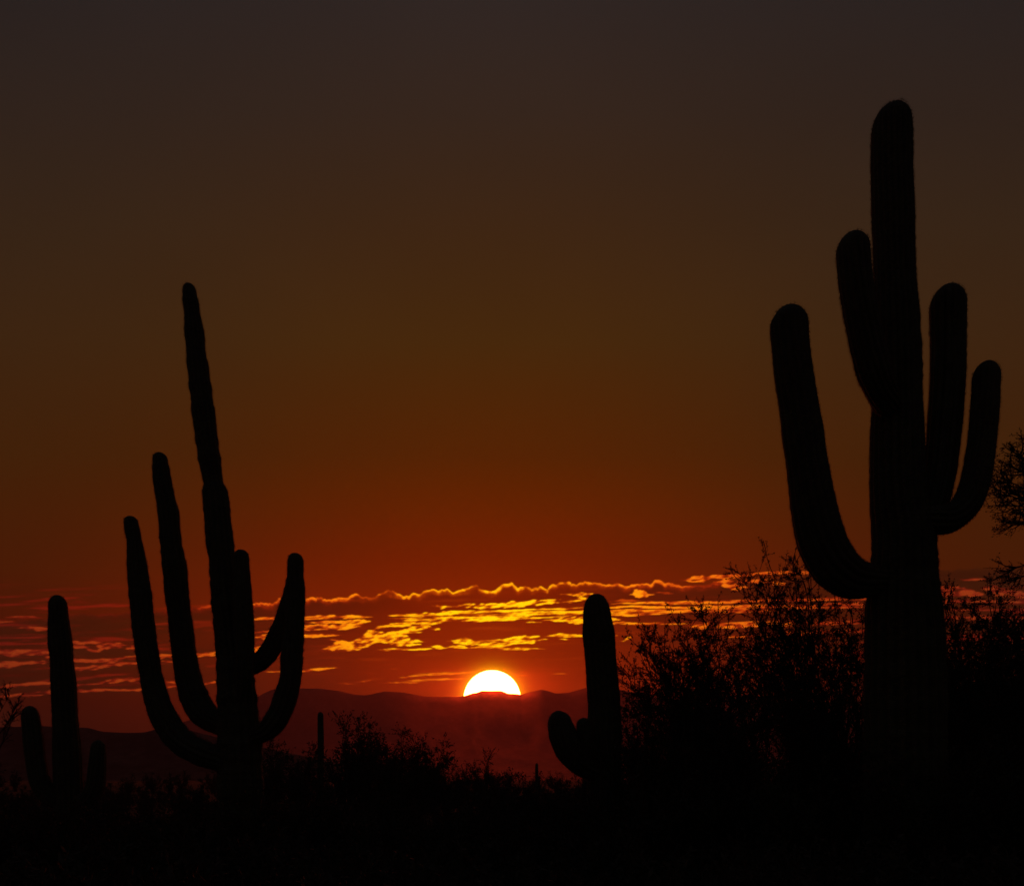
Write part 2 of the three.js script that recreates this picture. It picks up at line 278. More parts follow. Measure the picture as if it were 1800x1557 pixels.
// ------------------------------------------------------------------ ground and mountains
const groundHeight = (x, z) => 0.16 * fbm(x / 9 + 4, z / 9, 3) * sstep(900, 60, Math.hypot(x, z)) + 0.5 * fbm(x / 70, z / 70 + 5, 2) * sstep(25, 90, Math.hypot(x, z)) * sstep(1500, 300, Math.hypot(x, z));
{
  const rings = 120, spokes = 192, pos = [], uv = [], idx = [];
  for (let i = 0; i <= rings; i++) {
    const r = i === 0 ? 0 : 0.5 * Math.pow(4600 / 0.5, (i - 1) / (rings - 1));
    for (let j = 0; j <= spokes; j++) {
      const a = (j / spokes) * 2 * Math.PI, x = r * Math.cos(a), z = r * Math.sin(a);
      pos.push(x, groundHeight(x, z), z); uv.push(x / 3, z / 3);
    }
  }
  for (let i = 0; i < rings; i++) for (let j = 0; j < spokes; j++) { const a = i * (spokes + 1) + j, b = a + spokes + 1; idx.push(a, a + 1, b, a + 1, b + 1, b); }
  const g = new THREE.BufferGeometry();
  g.setAttribute('position', new THREE.Float32BufferAttribute(pos, 3)); g.setAttribute('uv', new THREE.Float32BufferAttribute(uv, 2));
  g.setIndex(idx); g.computeVertexNormals();
  structure('ground', g, M.dirt);
}
function mountain(name, line, dist, x0, x1, columns, back, rough, seed) {
  const rows = 44, pos = [], uv = [], idx = [];
  for (let j = 0; j <= rows; j++) {
    const t = j / rows * 2 - 1;                          // -1 front foot, 0 ridge, 1 back foot
    const d = dist + t * (t < 0 ? back * 1.7 : back);
    const fall = Math.pow(1 - Math.abs(t), t < 0 ? 2.4 : 0.9);
    for (let i = 0; i <= columns; i++) {
      const px = lerp(x0, x1, i / columns), x = ((px - CX) * d) / F;
      const ridge = ((HOR - along(line, px, 1) + 0.35 * rough * fbm(px / 5 + seed, 1.5, 3)) * dist) / F + EYE;
      const gully = 1 - Math.abs(fbm(x / 330 + seed, d / 260, 4)) * 0.7 * sstep(0.08, 0.4, Math.abs(t));
      pos.push(x, Math.max(-3, ridge * (fall * gully)) - 3 * Math.abs(t), -d); uv.push(x / 160, d / 160);
    }
  }
  for (let j = 0; j < rows; j++) for (let i = 0; i < columns; i++) { const a = j * (columns + 1) + i, b = a + columns + 1; idx.push(a, a + 1, b, a + 1, b + 1, b); }
  const g = new THREE.BufferGeometry();
  g.setAttribute('position', new THREE.Float32BufferAttribute(pos, 3)); g.setAttribute('uv', new THREE.Float32BufferAttribute(uv, 2));
  g.setIndex(idx); g.computeVertexNormals();
  return structure(name, g, M.rock);
}
const RIDGE = [[-900, 1330], [-300, 1300], [100, 1292], [250, 1290], [300, 1275], [380, 1252], [451, 1225], [477, 1212], [528, 1210], [560, 1210], [593, 1214], [625, 1221], [644, 1222], [676, 1215], [708, 1217], [747, 1224], [779, 1225], [811, 1224], [820, 1222], [830, 1218.5], [840, 1217], [846, 1214], [862, 1214.5], [880, 1214], [887, 1216.5], [893, 1219], [906, 1219.5], [916, 1221], [928, 1217], [938, 1215], [951, 1212], [960, 1213.5], [977, 1219], [999, 1217.5], [1025, 1210.5], [1040, 1206], [1100, 1214], [1180, 1230], [1300, 1222], [1450, 1240], [1650, 1236], [1900, 1262], [2300, 1280], [2800, 1330]];
mountain('mountain_range', RIDGE, 3000, -900, 2800, 900, 560, 1, 3);
const NEARRIDGE = [[-900, 1345], [-700, 1338], [-300, 1296], [-60, 1280], [77, 1276], [106, 1278], [154, 1279], [180, 1286], [225, 1288], [254, 1287], [273, 1282], [330, 1283], [400, 1300], [500, 1322], [620, 1345], [740, 1362]];
mountain('foothill_ridge', NEARRIDGE, 900, -900, 780, 360, 150, 0.8, 41);

// ------------------------------------------------------------------ the setting sun, its lower half behind the ridge
{
  const c = spot(SUN.px, SUN.py, SUN.dist), m = new THREE.Mesh(new THREE.SphereGeometry((SUN.r * SUN.dist) / F, 96, 64), M.sun);
  m.name = 'sun'; m.position.copy(c); m.scale.z = 0.4; m.castShadow = false;
  tag(m, 'blazing white setting sun half sunk behind the mountain ridge', 'sun');
  scene.add(m);
}

// ------------------------------------------------------------------ saguaros
// A limb follows points [x, y, half width, nearness] from its tip to its root; the skin is folded into ribs that carry spines.
const spineCluster = (() => {
  const parts = [];
  for (let i = 0; i < 7; i++) {
    const g = new THREE.ConeGeometry(0.0016, 0.03, 3, 1, true);
    g.translate(0, 0.015, 0);
    const a = (i / 6) * Math.PI * 2;
    if (i < 6) g.applyMatrix4(new THREE.Matrix4().makeRotationAxis(new THREE.Vector3(Math.cos(a), 0, Math.sin(a)), 0.95));
    parts.push(g);
  }
  return mergeGeometries(parts);
})();
function limb(name, pts, depth, root, o) {
  const { ribs = 18, lumps = 0.03, seed = 1, capped = 1.15 } = o, random = rng(seed * 977 + 13);
  const lift = (y) => Math.cos(Math.atan((HOR - y) / F));        // a round form high above the axis is drawn taller
  const at = pts.map(([x, y, r, near = 0], i) => spot(x, i ? y : y + r * (1 / lift(y) - 1), depth - near).sub(root.position));
  const radii = pts.map(([, , r, near = 0]) => (r * (depth - near)) / F);
  const squeeze = pts.map(([x, y]) => [Math.cos(Math.atan((x - CX) / F)), lift(y)]);
  const curve = new THREE.CatmullRomCurve3(at, false, 'centripetal'), length = curve.getLength();
  const steps = Math.max(40, Math.round(length / 0.035)), around = ribs * 6, pos = [], uv = [], idx = [], spines = [];
  const keys = [0]; for (let i = 1; i < at.length; i++) keys.push(i / (at.length - 1));
  const radiusAt = (t) => { const k = t * (at.length - 1), i = Math.min(at.length - 2, Math.floor(k)), f = k - i; const s = f * f * (3 - 2 * f); return lerp(radii[i], radii[i + 1], lerp(f, s, 0.5)); };
  const toZ = new THREE.Vector3(0, 0, 1), centre = new THREE.Vector3(), tangent = new THREE.Vector3(), side = new THREE.Vector3(), front = new THREE.Vector3(), out = new THREE.Vector3();
  const cap = capped * radii[0] / length, m4 = new THREE.Matrix4(), q = new THREE.Quaternion(), yAxis = new THREE.Vector3(0, 1, 0), q2 = new THREE.Quaternion();
  const twist = (random() - 0.5) * 0.6, phase = random() * 6.28, spacing = o.spacing ?? 0.032;
  let s = 0, lastSpine = -1;
  for (let j = 0; j <= steps; j++) {
    const e = j / steps, u = e < 0.12 ? e * e / 0.12 * 0.6 + e * 0.4 : e;                        // closer rings at the rounded tip
    s = clamp(u);
    const t = curve.getUtoTmapping(s);
    curve.getPoint(t, centre); curve.getTangent(t, tangent);
    side.crossVectors(tangent, toZ).normalize(); front.crossVectors(side, tangent).normalize();
    const dome = s < cap ? Math.sqrt(Math.max(0, 1 - (1 - s / cap) ** 2)) : 1;
    const metres = s * length;
    const key = Math.min(pts.length - 1, Math.round(t * (pts.length - 1))), upright = Math.min(1, Math.abs(tangent.y));
    const R = radiusAt(t) * lerp(squeeze[key][1], squeeze[key][0], upright) * dome * (1 + lumps * (1.3 * fbm(metres / 0.5 + seed * 7.7, seed, 2) + 0.9 * fbm(metres / 0.16, seed * 3.1, 2) + 0.45 * vnoise(metres / 0.06, seed * 5.3)));
    const placing = j > 2 && metres - lastSpine > spacing;
    if (placing) lastSpine = metres;
    for (let i = 0; i <= around; i++) {
      const k = i % around, a = (k / around) * Math.PI * 2 + twist * s + phase, fold = Math.abs(Math.sin((k / around) * Math.PI * ribs));
      const lump = 1 + lumps * 0.9 * fbm(Math.cos(a) * 1.7 + 5 + seed, Math.sin(a) * 1.7 + metres * 1.6, 2);
      const r = R * lump * (1 - 0.13 * (1 - Math.pow(fold, 0.75)) * dome);
      out.copy(side).multiplyScalar(Math.cos(a)).addScaledVector(front, Math.sin(a));
      pos.push(centre.x + out.x * r, centre.y + out.y * r, centre.z + out.z * r);
      uv.push((i / around) * 2.4, metres / 0.8);
      if (placing && i < around && (k % 6) === 3 && dome > 0.25) {
        q.setFromUnitVectors(yAxis, out.clone().addScaledVector(tangent, dome < 0.9 ? -0.6 : -0.05).normalize());
        q2.setFromAxisAngle(yAxis, random() * 6.28); q.multiply(q2);
        const k2 = 0.75 + random() * 0.6, slide = (random() - 0.5) * spacing * 0.7;
        spines.push(m4.compose(new THREE.Vector3(centre.x + out.x * r * 0.995 + tangent.x * slide, centre.y + out.y * r * 0.995 + tangent.y * slide, centre.z + out.z * r * 0.995 + tangent.z * slide), q, new THREE.Vector3(k2, k2, k2)).clone());
      }
    }
  }
  for (let j = 0; j < steps; j++) for (let i = 0; i < around; i++) { const a = j * (around + 1) + i, b = a + around + 1; idx.push(a, b, a + 1, a + 1, b, b + 1); }
  const g = new THREE.BufferGeometry();
  g.setAttribute('position', new THREE.Float32BufferAttribute(pos, 3)); g.setAttribute('uv', new THREE.Float32BufferAttribute(uv, 2));
  g.setIndex(idx); g.computeVertexNormals();
  const mesh = part(name, g, M.skin, root);
  if (!o.bare) {
    const im = new THREE.InstancedMesh(spineCluster, M.spine, spines.length);
    spines.forEach((m, i) => im.setMatrixAt(i, m));
    im.name = 'spines'; im.castShadow = im.receiveShadow = true; im.userData.kind = 'stuff';
    mesh.add(im);
  }
  return mesh;
}
function saguaro(label, depth, footX, limbs, o = {}) {
  depth *= K;
  const x = ((footX - CX) * depth) / F, y = groundHeight(x, -depth);
  const root = thing('saguaro_cactus', label, 'cactus', null, x, y, -depth);
  const foot = HOR + ((EYE - y + 0.25) * F) / depth;     // a little below the soil
  limbs.forEach(([name, pts, own = {}], i) => {
    const p = pts.map((q) => q.slice());
    if (name === 'trunk') p.push([footX, foot, p[p.length - 1][2] * 0.97]);
    limb(name, p, depth, root, { ...o, ...own, seed: (o.seed ?? 1) * 10 + i });
  });
  return root;
}
saguaro('tall thick saguaro cactus with four arms on the right', 13, 1590, [
  ['trunk', [[1568, 172, 36], [1568, 215, 37], [1568, 300, 38], [1571, 400, 37.5], [1573, 480, 38], [1575, 560, 41], [1577, 640, 45], [1577, 705, 46], [1577, 780, 49], [1578, 840, 51.5], [1582, 900, 53], [1589, 940, 57], [1589, 1000, 61.5], [1588, 1060, 68], [1590, 1120, 71], [1591, 1300, 74]], { ribs: 22 }],
  ['arm', [[1385, 532, 31, 0.5], [1387, 570, 34, 0.5], [1393, 640, 34.5, 0.5], [1405, 720, 34.5, 0.48], [1421, 830, 37, 0.45], [1430, 890, 41, 0.4], [1444, 950, 44, 0.35], [1466, 992, 43, 0.3], [1498, 1017, 37, 0.2], [1540, 1021, 28, 0.1], [1580, 1020, 25, 0]], { ribs: 16 }],
  ['arm', [[1498, 402, 27, 0.55], [1500, 440, 29.5, 0.55], [1505, 500, 30.5, 0.55], [1515, 560, 31, 0.52], [1533, 640, 31, 0.45], [1551, 690, 27, 0.35], [1570, 725, 22, 0.1]], { ribs: 16 }],
  ['arm', [[1668, 494, 30, -0.1], [1667, 535, 33, -0.1], [1667, 640, 32.5, -0.1], [1663, 720, 31.5, -0.1], [1657, 790, 31, -0.1], [1649, 850, 30, -0.1], [1633, 905, 29, -0.1], [1600, 950, 26, 0]], { ribs: 16 }],
  ['arm', [[1735, 631, 24, 0.3], [1734.5, 665, 26, 0.3], [1730, 740, 27, 0.3], [1724, 795, 27.5, 0.3], [1714, 850, 28, 0.3], [1697, 889, 28.5, 0.28], [1670, 911, 28, 0.25], [1640, 914, 26, 0.2], [1600, 910, 24, 0]], { ribs: 14 }],
], { seed: 1, lumps: 0.03 });
saguaro('slender saguaro cactus with a leaning trunk and upswept arms on the left', 14.5, 421, [
  ['trunk', [[332, 496, 11], [332.5, 510, 12.3], [334.5, 530, 13.7], [337, 547, 13.3], [341, 580, 17], [344, 615, 18], [349, 655, 19.5], [354.5, 700, 20.3], [361, 755, 21], [367, 800, 21], [373, 840, 20], [379, 875, 24], [383, 920, 25.5], [389, 980, 26.5], [396, 1040, 27.5], [403, 1100, 28.5], [409, 1150, 30], [414, 1200, 32.5], [418, 1260, 36], [421, 1330, 40.5]], { ribs: 15 }],
  ['arm', [[229, 906, 11.5, 0.3], [230, 922, 13.2, 0.3], [236, 953, 14.3, 0.3], [241, 1000, 18, 0.3], [247, 1050, 20, 0.3], [252, 1100, 21, 0.3], [259, 1150, 21.3, 0.3], [268, 1200, 22, 0.3], [280, 1243, 25, 0.3], [296, 1275, 27, 0.28], [318, 1302, 26, 0.25], [350, 1321, 24.5, 0.2], [388, 1334, 22, 0.1], [420, 1340, 20, 0]], { ribs: 13 }],
  ['arm', [[280, 794, 11.5, -0.2], [281, 810, 13.8, -0.2], [284, 840, 16, -0.2], [290, 872, 17.3, -0.2], [296, 902, 19.3, -0.2], [300, 950, 19.5, -0.2], [307, 1000, 21, -0.2], [311, 1050, 21, -0.2], [318, 1100, 22, -0.2], [324, 1150, 22, -0.2], [330, 1187, 22.5, -0.2], [341, 1225, 25, -0.18], [358, 1255, 26, -0.15], [384, 1271, 22, -0.1], [417, 1277, 19, 0]], { ribs: 13 }],
  ['arm', [[424, 965, 10.5, 0.28], [424, 985, 13, 0.28], [426, 1040, 16, 0.28], [429, 1100, 17.5, 0.28], [429, 1170, 18, 0.25], [425, 1230, 15, 0.12], [420, 1262, 13, 0]], { ribs: 11 }],
  ['arm', [[518, 971, 11.5, 0.25], [519, 988, 14, 0.25], [518.5, 1014, 14.8, 0.25], [519, 1032, 18, 0.25], [519.5, 1070, 17.5, 0.25], [517, 1110, 19, 0.25], [513, 1150, 20, 0.25], [511, 1190, 20, 0.25], [502, 1225, 21, 0.25], [490, 1256, 21, 0.22], [472, 1281, 19, 0.15], [448, 1293, 17, 0.08], [420, 1298, 16, 0]], { ribs: 12 }],
  ['arm', [[515, 1012, 11, -0.35], [513, 1030, 13, -0.35], [507, 1060, 15.5, -0.33], [497, 1095, 17.5, -0.3], [484, 1127, 18, -0.27], [468, 1152, 17, -0.2], [450, 1168, 15, -0.1], [425, 1175, 14, 0]], { ribs: 11 }],
], { seed: 2, lumps: 0.1, capped: 0.85 });
saguaro('saguaro cactus with two stubby low arms just right of the sun', 17, 1063, [
  ['trunk', [[1048.5, 1043, 21], [1048.5, 1062, 22], [1050, 1085, 25.5], [1053, 1120, 28], [1056, 1160, 26.8], [1059, 1200, 28], [1062, 1240, 29], [1063, 1300, 30], [1063, 1400, 30]], { ribs: 16 }],
  ['arm', [[978, 1249, 16, 0.35], [983, 1268, 21, 0.35], [990, 1293, 25, 0.35], [1001, 1317, 25.5, 0.33], [1017, 1337, 23, 0.28], [1040, 1352, 20, 0.15], [1063, 1358, 18, 0]], { ribs: 13 }],
  ['arm', [[1025, 1261, 11.5, 0.36], [1026, 1275, 13, 0.36], [1030, 1305, 15, 0.35], [1042, 1330, 14, 0.25], [1060, 1342, 12, 0]], { ribs: 11 }],
], { seed: 3, lumps: 0.03 });
saguaro('short saguaro cactus with two low arms at the far left', 18, 120, [
  ['trunk', [[100, 1045, 15], [101, 1062, 16.8], [103, 1100, 20.3], [105.5, 1130, 21.5], [108, 1160, 21], [111, 1200, 23], [114, 1260, 23.8], [117, 1310, 26], [120, 1400, 28]], { ribs: 15 }],
  ['arm', [[51, 1240, 15, 0.2], [53, 1262, 17, 0.2], [58, 1300, 19, 0.2], [63, 1340, 18.5, 0.2], [72, 1378, 19, 0.18], [92, 1402, 18, 0.1], [120, 1408, 16, 0]], { ribs: 12 }],
  ['arm', [[173, 1300, 12, 0.1], [172, 1322, 14.5, 0.1], [170, 1352, 17, 0.1], [166, 1385, 18, 0.1], [150, 1408, 17, 0.08], [124, 1414, 15, 0]], { ribs: 12 }],
], { seed: 4, lumps: 0.035 });
saguaro('small distant single-stem saguaro right of the slender cactus', 58, 563, [['trunk', [[563, 1251, 4.6], [563, 1262, 5.4], [563.5, 1300, 5.6], [563, 1370, 5.4]], { ribs: 14, spacing: 0.16 }]], { seed: 5, lumps: 0.03 });
saguaro('tiny distant saguaro stump below and right of the sun', 44, 943.5, [['trunk', [[943.5, 1341, 2.2], [943.5, 1350, 2.7], [943.5, 1385, 2.8]], { ribs: 12, spacing: 0.16 }]], { seed: 6, lumps: 0.04 });

// ------------------------------------------------------------------ shrubs and trees: forked stems, twigs and small leaves
class Soup {                                              // collects tubes and leaf blades as plain triangles
  constructor() { this.pos = []; this.uv = []; this.idx = []; this.n = 0; }
  tube(pts, r0, r1, sides) {
    const a = new THREE.Vector3(), b = new THREE.Vector3(), t = new THREE.Vector3(), ref = new THREE.Vector3();
    let run = 0;
    pts.forEach((p, i) => {
      t.subVectors(pts[Math.min(i + 1, pts.length - 1)], pts[Math.max(i - 1, 0)]).normalize();
      ref.set(Math.abs(t.y) > 0.9 ? 1 : 0, Math.abs(t.y) > 0.9 ? 0 : 1, 0);
      a.crossVectors(t, ref).normalize(); b.crossVectors(t, a);
      const r = lerp(r0, r1, i / (pts.length - 1));
      if (i) run += p.distanceTo(pts[i - 1]);
      for (let k = 0; k < sides; k++) {
        const w = (k / sides) * 2 * Math.PI, c = Math.cos(w) * r, s = Math.sin(w) * r;
        this.pos.push(p.x + a.x * c + b.x * s, p.y + a.y * c + b.y * s, p.z + a.z * c + b.z * s);
        this.uv.push(k / sides * 0.3, run);
      }
      if (i) for (let k = 0; k < sides; k++) { const o = this.n + (i - 1) * sides, l = (k + 1) % sides; this.idx.push(o + k, o + l, o + sides + k, o + l, o + sides + l, o + sides + k); }
    });
    this.n += pts.length * sides;
  }
  leaf(p, dir, across, length, width) {
    const m = p.clone().addScaledVector(dir, length * 0.45), e = p.clone().addScaledVector(dir, length);
    for (const v of [p, m.clone().addScaledVector(across, width / 2), e, m.addScaledVector(across, -width / 2)]) { this.pos.push(v.x, v.y, v.z); this.uv.push(0, 0); }
    const n = this.n; this.idx.push(n, n + 1, n + 2, n, n + 2, n + 3); this.n += 4;
  }
  build() {
    const g = new THREE.BufferGeometry();
    g.setAttribute('position', new THREE.Float32BufferAttribute(this.pos, 3)); g.setAttribute('uv', new THREE.Float32BufferAttribute(this.uv, 2));
    g.setIndex(this.idx); g.computeVertexNormals();
    return g;
  }
}
const rand3 = (random) => { const y = random() * 2 - 1, a = random() * 6.2832, s = Math.sqrt(1 - y * y); return new THREE.Vector3(s * Math.cos(a), y, s * Math.sin(a)); };
// limbs: [tip relative to the foot, optional start]; returns { wood, leaves }
function grow(tips, o) {
  const random = rng(o.seed), wood = new Soup(), leaves = new Soup(), up = new THREE.Vector3(0, 1, 0);
  const { branches = 9, twigs = 5, blades = 12, leafSize = 0.03, stem = 0.035, twigLen = 0.22, wander = 0.07, from = 0.3, spread = 0.75 } = o;
  const bladeRun = (a, dir, len) => {
    for (let k = 0; k < blades; k++) {
      const t = 0.15 + 0.85 * (k + random()) / blades, d = rand3(random).addScaledVector(dir, 0.9).normalize(), across = new THREE.Vector3().crossVectors(d, rand3(random)).normalize(), s = leafSize * (0.6 + random() * 0.8);
      leaves.leaf(a.clone().addScaledVector(dir, len * t).addScaledVector(rand3(random), 0.012), d, across, s, s * 0.42);
    }
  };
  if (o.fork) wood.tube([new THREE.Vector3(0, -0.1, 0), o.fork.clone().multiplyScalar(0.5).add(new THREE.Vector3(0.08, 0, 0.05)), o.fork.clone()], 0.16, 0.1, 9);
  for (const tip of tips) {
    const start = new THREE.Vector3((random() - 0.5) * 0.3, 0, (random() - 0.5) * 0.3);
    if (o.fork) start.multiplyScalar(0.25).add(o.fork);
    const L = tip.distanceTo(start), lean = Math.hypot(tip.x - start.x, tip.z - start.z) / L;
    const p1 = start.clone().lerp(tip, 0.3).addScaledVector(up, L * (0.06 + 0.16 * lean) * (0.5 + random())), p2 = tip.clone().lerp(start, 0.34).addScaledVector(up, L * 0.16 * lean * (0.3 + random()));
    const curve = new THREE.CubicBezierCurve3(start, p1, p2, tip), pts = [];
    const n = 9, w = rand3(random).multiplyScalar(wander * L), w2 = rand3(random).multiplyScalar(wander * 0.5 * L);
    for (let i = 0; i <= n; i++) { const t = i / n, p = curve.getPoint(t); p.addScaledVector(w, Math.sin(t * Math.PI) * Math.sin(t * 7)).addScaledVector(w2, Math.sin(t * Math.PI) * Math.sin(t * 15 + 1)); pts.push(p); }
    wood.tube(pts, stem * (0.6 + 0.5 * random()) * Math.min(1.2, 0.5 + L * 0.25), 0.004, 5);
    const path = new THREE.CatmullRomCurve3(pts);
    for (let b = 0; b < branches; b++) {
      const t = b === 0 ? 0.97 : from + (1 - from) * Math.pow(random(), 0.8), p = path.getPoint(t), dir0 = path.getTangent(Math.min(t, 0.999));
      const dir = dir0.clone().multiplyScalar(0.8).addScaledVector(rand3(random), spread).addScaledVector(up, 0.22).normalize();
      const len = b === 0 ? 0.1 : Math.min(o.branchMost ?? 9, L * (0.1 + 0.17 * random()) * (1.2 - t * 0.75)), bp = [], sway = rand3(random).multiplyScalar(len * 0.16);
      for (let i = 0; i <= 4; i++) bp.push(p.clone().addScaledVector(dir, (len * i) / 4).addScaledVector(sway, Math.sin((i / 4) * 3)).addScaledVector(up, len * 0.12 * (i / 4) ** 2));
      wood.tube(bp, 0.009, 0.003, 4);
      for (let k = 0; k < twigs; k++) {
        const f = k === 0 ? 1 : 0.25 + 0.75 * random(), i = Math.min(3, Math.floor(f * 4)), q = bp[i].clone().lerp(bp[i + 1], f * 4 - i);
        const td = dir.clone().multiplyScalar(0.9).addScaledVector(rand3(random), 0.75).addScaledVector(up, 0.15).normalize(), tl = twigLen * (0.45 + random() * 0.9);
        wood.tube([q, q.clone().addScaledVector(td, tl * 0.5).addScaledVector(rand3(random), tl * 0.06), q.clone().addScaledVector(td, tl)], 0.0035, 0.0015, 3);
        bladeRun(q, td, tl);
      }
    }
  }
  return { wood: wood.build(), leaves: leaves.build() };
}
function plant(name, label, category, group, depth, footX, tips, o) {
  depth *= K;
  const random = rng(o.seed * 31 + 5), x = ((footX - CX) * depth) / F, y = groundHeight(x, -depth), root = thing(name, label, category, group, x, y - 0.03, -depth);
  const at = tips.map(([px, py, near = 0]) => spot(px, py + (o.lower ?? 0), depth - near).sub(root.position));
  if (o.forkAt) o = { ...o, fork: spot(...o.forkAt, depth).sub(root.position) };
  for (let i = 0; i < (o.fill ?? 0); i++) {               // inner stems, shorter and at other depths
    const t = at[i % tips.length].clone().multiplyScalar(0.55 + 0.42 * random());
    t.x += (random() - 0.5) * 0.5; t.z += (random() - 0.5) * (o.deep ?? 1.6); t.y = Math.max(0.2, t.y);
    at.push(t);
  }
  const { wood, leaves } = grow(at, o);
  part(o.woodName ?? 'stems', wood, M.bark, root);
  part(o.leafName ?? 'foliage', leaves, o.pale ? M.leafPale : M.leaf, root);
  return root;
}
plant('creosote_bush', 'wispy creosote bush between the stubby-armed cactus and the thick saguaro', 'bush', null, 17.5, 1292, [
  [1098, 1168], [1118, 1205], [1104, 1235], [1132, 1122, 0.4], [1122, 1130, -0.3], [1155, 1108, 0.5], [1180, 1106, -0.4], [1205, 1096, 0.2], [1150, 1150, 0.3], [1142, 1178, -0.6], [1240, 1066, 0], [1230, 1100, 0.6], [1262, 1088, -0.5], [1276, 1100, 0.2], [1190, 1140, -0.7], [1225, 1135, 0.8], [1140, 1225, 0.4], [1170, 1200, 0.7], [1215, 1170, -0.4], [1278, 1165, 0.4], [1300, 1190, 0.2], [1330, 1200, -0.2],
], { seed: 11, fill: 26, branches: 15, twigs: 6, blades: 19, leafSize: 0.036, twigLen: 0.19, spread: 1.05, from: 0.38, lower: 12 });
plant('creosote_bush', 'tall loose creosote bush behind the lowest arm of the thick saguaro', 'bush', null, 18.5, 1478, [
  [1308, 1003, 0.3], [1318, 1022, -0.3], [1345, 1008, 0.4], [1362, 1002, -0.2], [1392, 968, 0], [1405, 985, 0.3], [1420, 1000, -0.4], [1300, 1125, 0.4], [1297, 1150, 0.2], [1330, 1095, -0.5], [1325, 1055, 0.5], [1350, 1050, 0.2], [1378, 1040, -0.4], [1395, 1060, 0.6], [1360, 1090, -0.3], [1385, 1110, 0.2], [1440, 1050, -0.5], [1475, 1060, 0.2], [1500, 1070, 0], [1515, 1056, -0.3], [1470, 1100, 0.4], [1330, 1160, 0.2], [1355, 1175, -0.4], [1420, 1130, 0.3], [1500, 1120, 0.3], [1540, 1060, -0.3],
], { seed: 12, fill: 28, branches: 15, twigs: 6, blades: 19, leafSize: 0.036, twigLen: 0.19, spread: 1.05, from: 0.38, lower: 12 });
plant('creosote_bush', 'spreading creosote bush right of the thick saguaro trunk', 'bush', null, 16, 1745, [
  [1672, 1014, 0.2], [1664, 1052, -0.2], [1680, 1090, 0.3], [1700, 1082, -0.3], [1722, 1086, 0.4], [1742, 1080, -0.2], [1757, 1052, 0.2], [1748, 1040, 0.4], [1765, 1070, -0.5], [1785, 1076, 0.3], [1805, 1060, 0], [1830, 1050, 0.3], [1660, 1130, 0.4], [1690, 1125, -0.4], [1715, 1130, 0.4], [1740, 1120, 0.7], [1775, 1115, -0.6], [1800, 1110, 0.5], [1840, 1120, -0.2], [1860, 1080, 0.2], [1640, 1160, 0.2], [1670, 1165, 0.6], [1800, 1150, 0.7],
], { seed: 13, fill: 36, branches: 15, twigs: 6, blades: 19, leafSize: 0.036, twigLen: 0.19, spread: 1.05, from: 0.38, lower: 12 });
plant('palo_verde_tree', 'palo verde tree reaching in at the right edge beside the thick saguaro', 'tree', null, 11.5, 2030, [
  [1778, 784, 0.1], [1790, 792, -0.2], [1744, 852, 0], [1752, 860, 0.2], [1762, 832, -0.2], [1774, 812, 0.3], [1764, 880, 0.1], [1760, 908, 0.2], [1775, 916, -0.2], [1795, 900, 0.3], [1800, 840, 0.5], [1785, 860, -0.3], [1790, 820, 0.1], [1815, 770, 0], [1850, 740, 0.3], [1890, 730, -0.4], [1940, 760, 0.3], [1990, 800, 0], [2060, 860, 0.4], [1820, 860, -0.6], [1860, 850, 0.6], [1930, 860, 0.8], [2120, 930, 0.2], [1754, 1008, 0.1], [1772, 1018, -0.1], [1830, 1010, -0.3], [2150, 1020, 0.2],
], { seed: 14, woodName: 'trunk', leafName: 'crown', branches: 9, twigs: 5, blades: 10, leafSize: 0.022, twigLen: 0.1, from: 0.76, stem: 0.03, branchMost: 0.22, lower: 8, wander: 0.04, forkAt: [1990, 1000] });
plant('creosote_bush', 'creosote bush cut by the left edge, one twig reaching in above it', 'bush', null, 12, -110, [
  [16, 1222, 0.1], [28, 1236, -0.1], [-75, 1200, 0.2], [-100, 1150, 0.2], [-140, 1180, -0.3], [-52, 1290, 0.2], [-36, 1320, -0.2], [-14, 1345, 0.2], [-90, 1260, -0.3], [-170, 1190, 0.3], [-230, 1250, 0],
], { seed: 15, fill: 6, branches: 7, twigs: 4, blades: 10, leafSize: 0.022, twigLen: 0.09, from: 0.8, branchMost: 0.14, stem: 0.022 });
// lower, denser bushes in front of these
const NEAR = [
  ['dense low bush at the foot of the stubby-armed cactus', 14.5, 1150, 1130, [[1085, 1300], [1100, 1275], [1125, 1262], [1150, 1245], [1180, 1252], [1205, 1262], [1065, 1345], [1215, 1330]]],
  ['dense low bush below the wispy creosote, left of the thick saguaro', 15, 1290, 1290, [[1225, 1240], [1250, 1222], [1280, 1215], [1310, 1210], [1340, 1215], [1365, 1225], [1210, 1300], [1380, 1300]]],
  ['dense low bush against the left foot of the thick saguaro', 15.5, 1450, 1450, [[1385, 1205], [1410, 1190], [1440, 1180], [1470, 1182], [1500, 1175], [1525, 1185], [1370, 1280], [1530, 1280]]],
  ['dense low bush against the right foot of the thick saguaro', 14.2, 1715, 1715, [[1650, 1175], [1675, 1165], [1705, 1155], [1735, 1152], [1765, 1148], [1795, 1140], [1640, 1260], [1810, 1250]]],
];
NEAR.forEach(([label, depth, foot, , tips], i) => plant('desert_bush', label, 'bush', null, depth, foot, tips.map(([x, y], k) => [x, y, ((k * 7) % 5 - 2) * 0.25]), { seed: 40 + i, fill: 26, branches: 11, twigs: 5, blades: 13, leafSize: 0.042, twigLen: 0.22, from: 0.12, pale: i % 2 === 1 }));

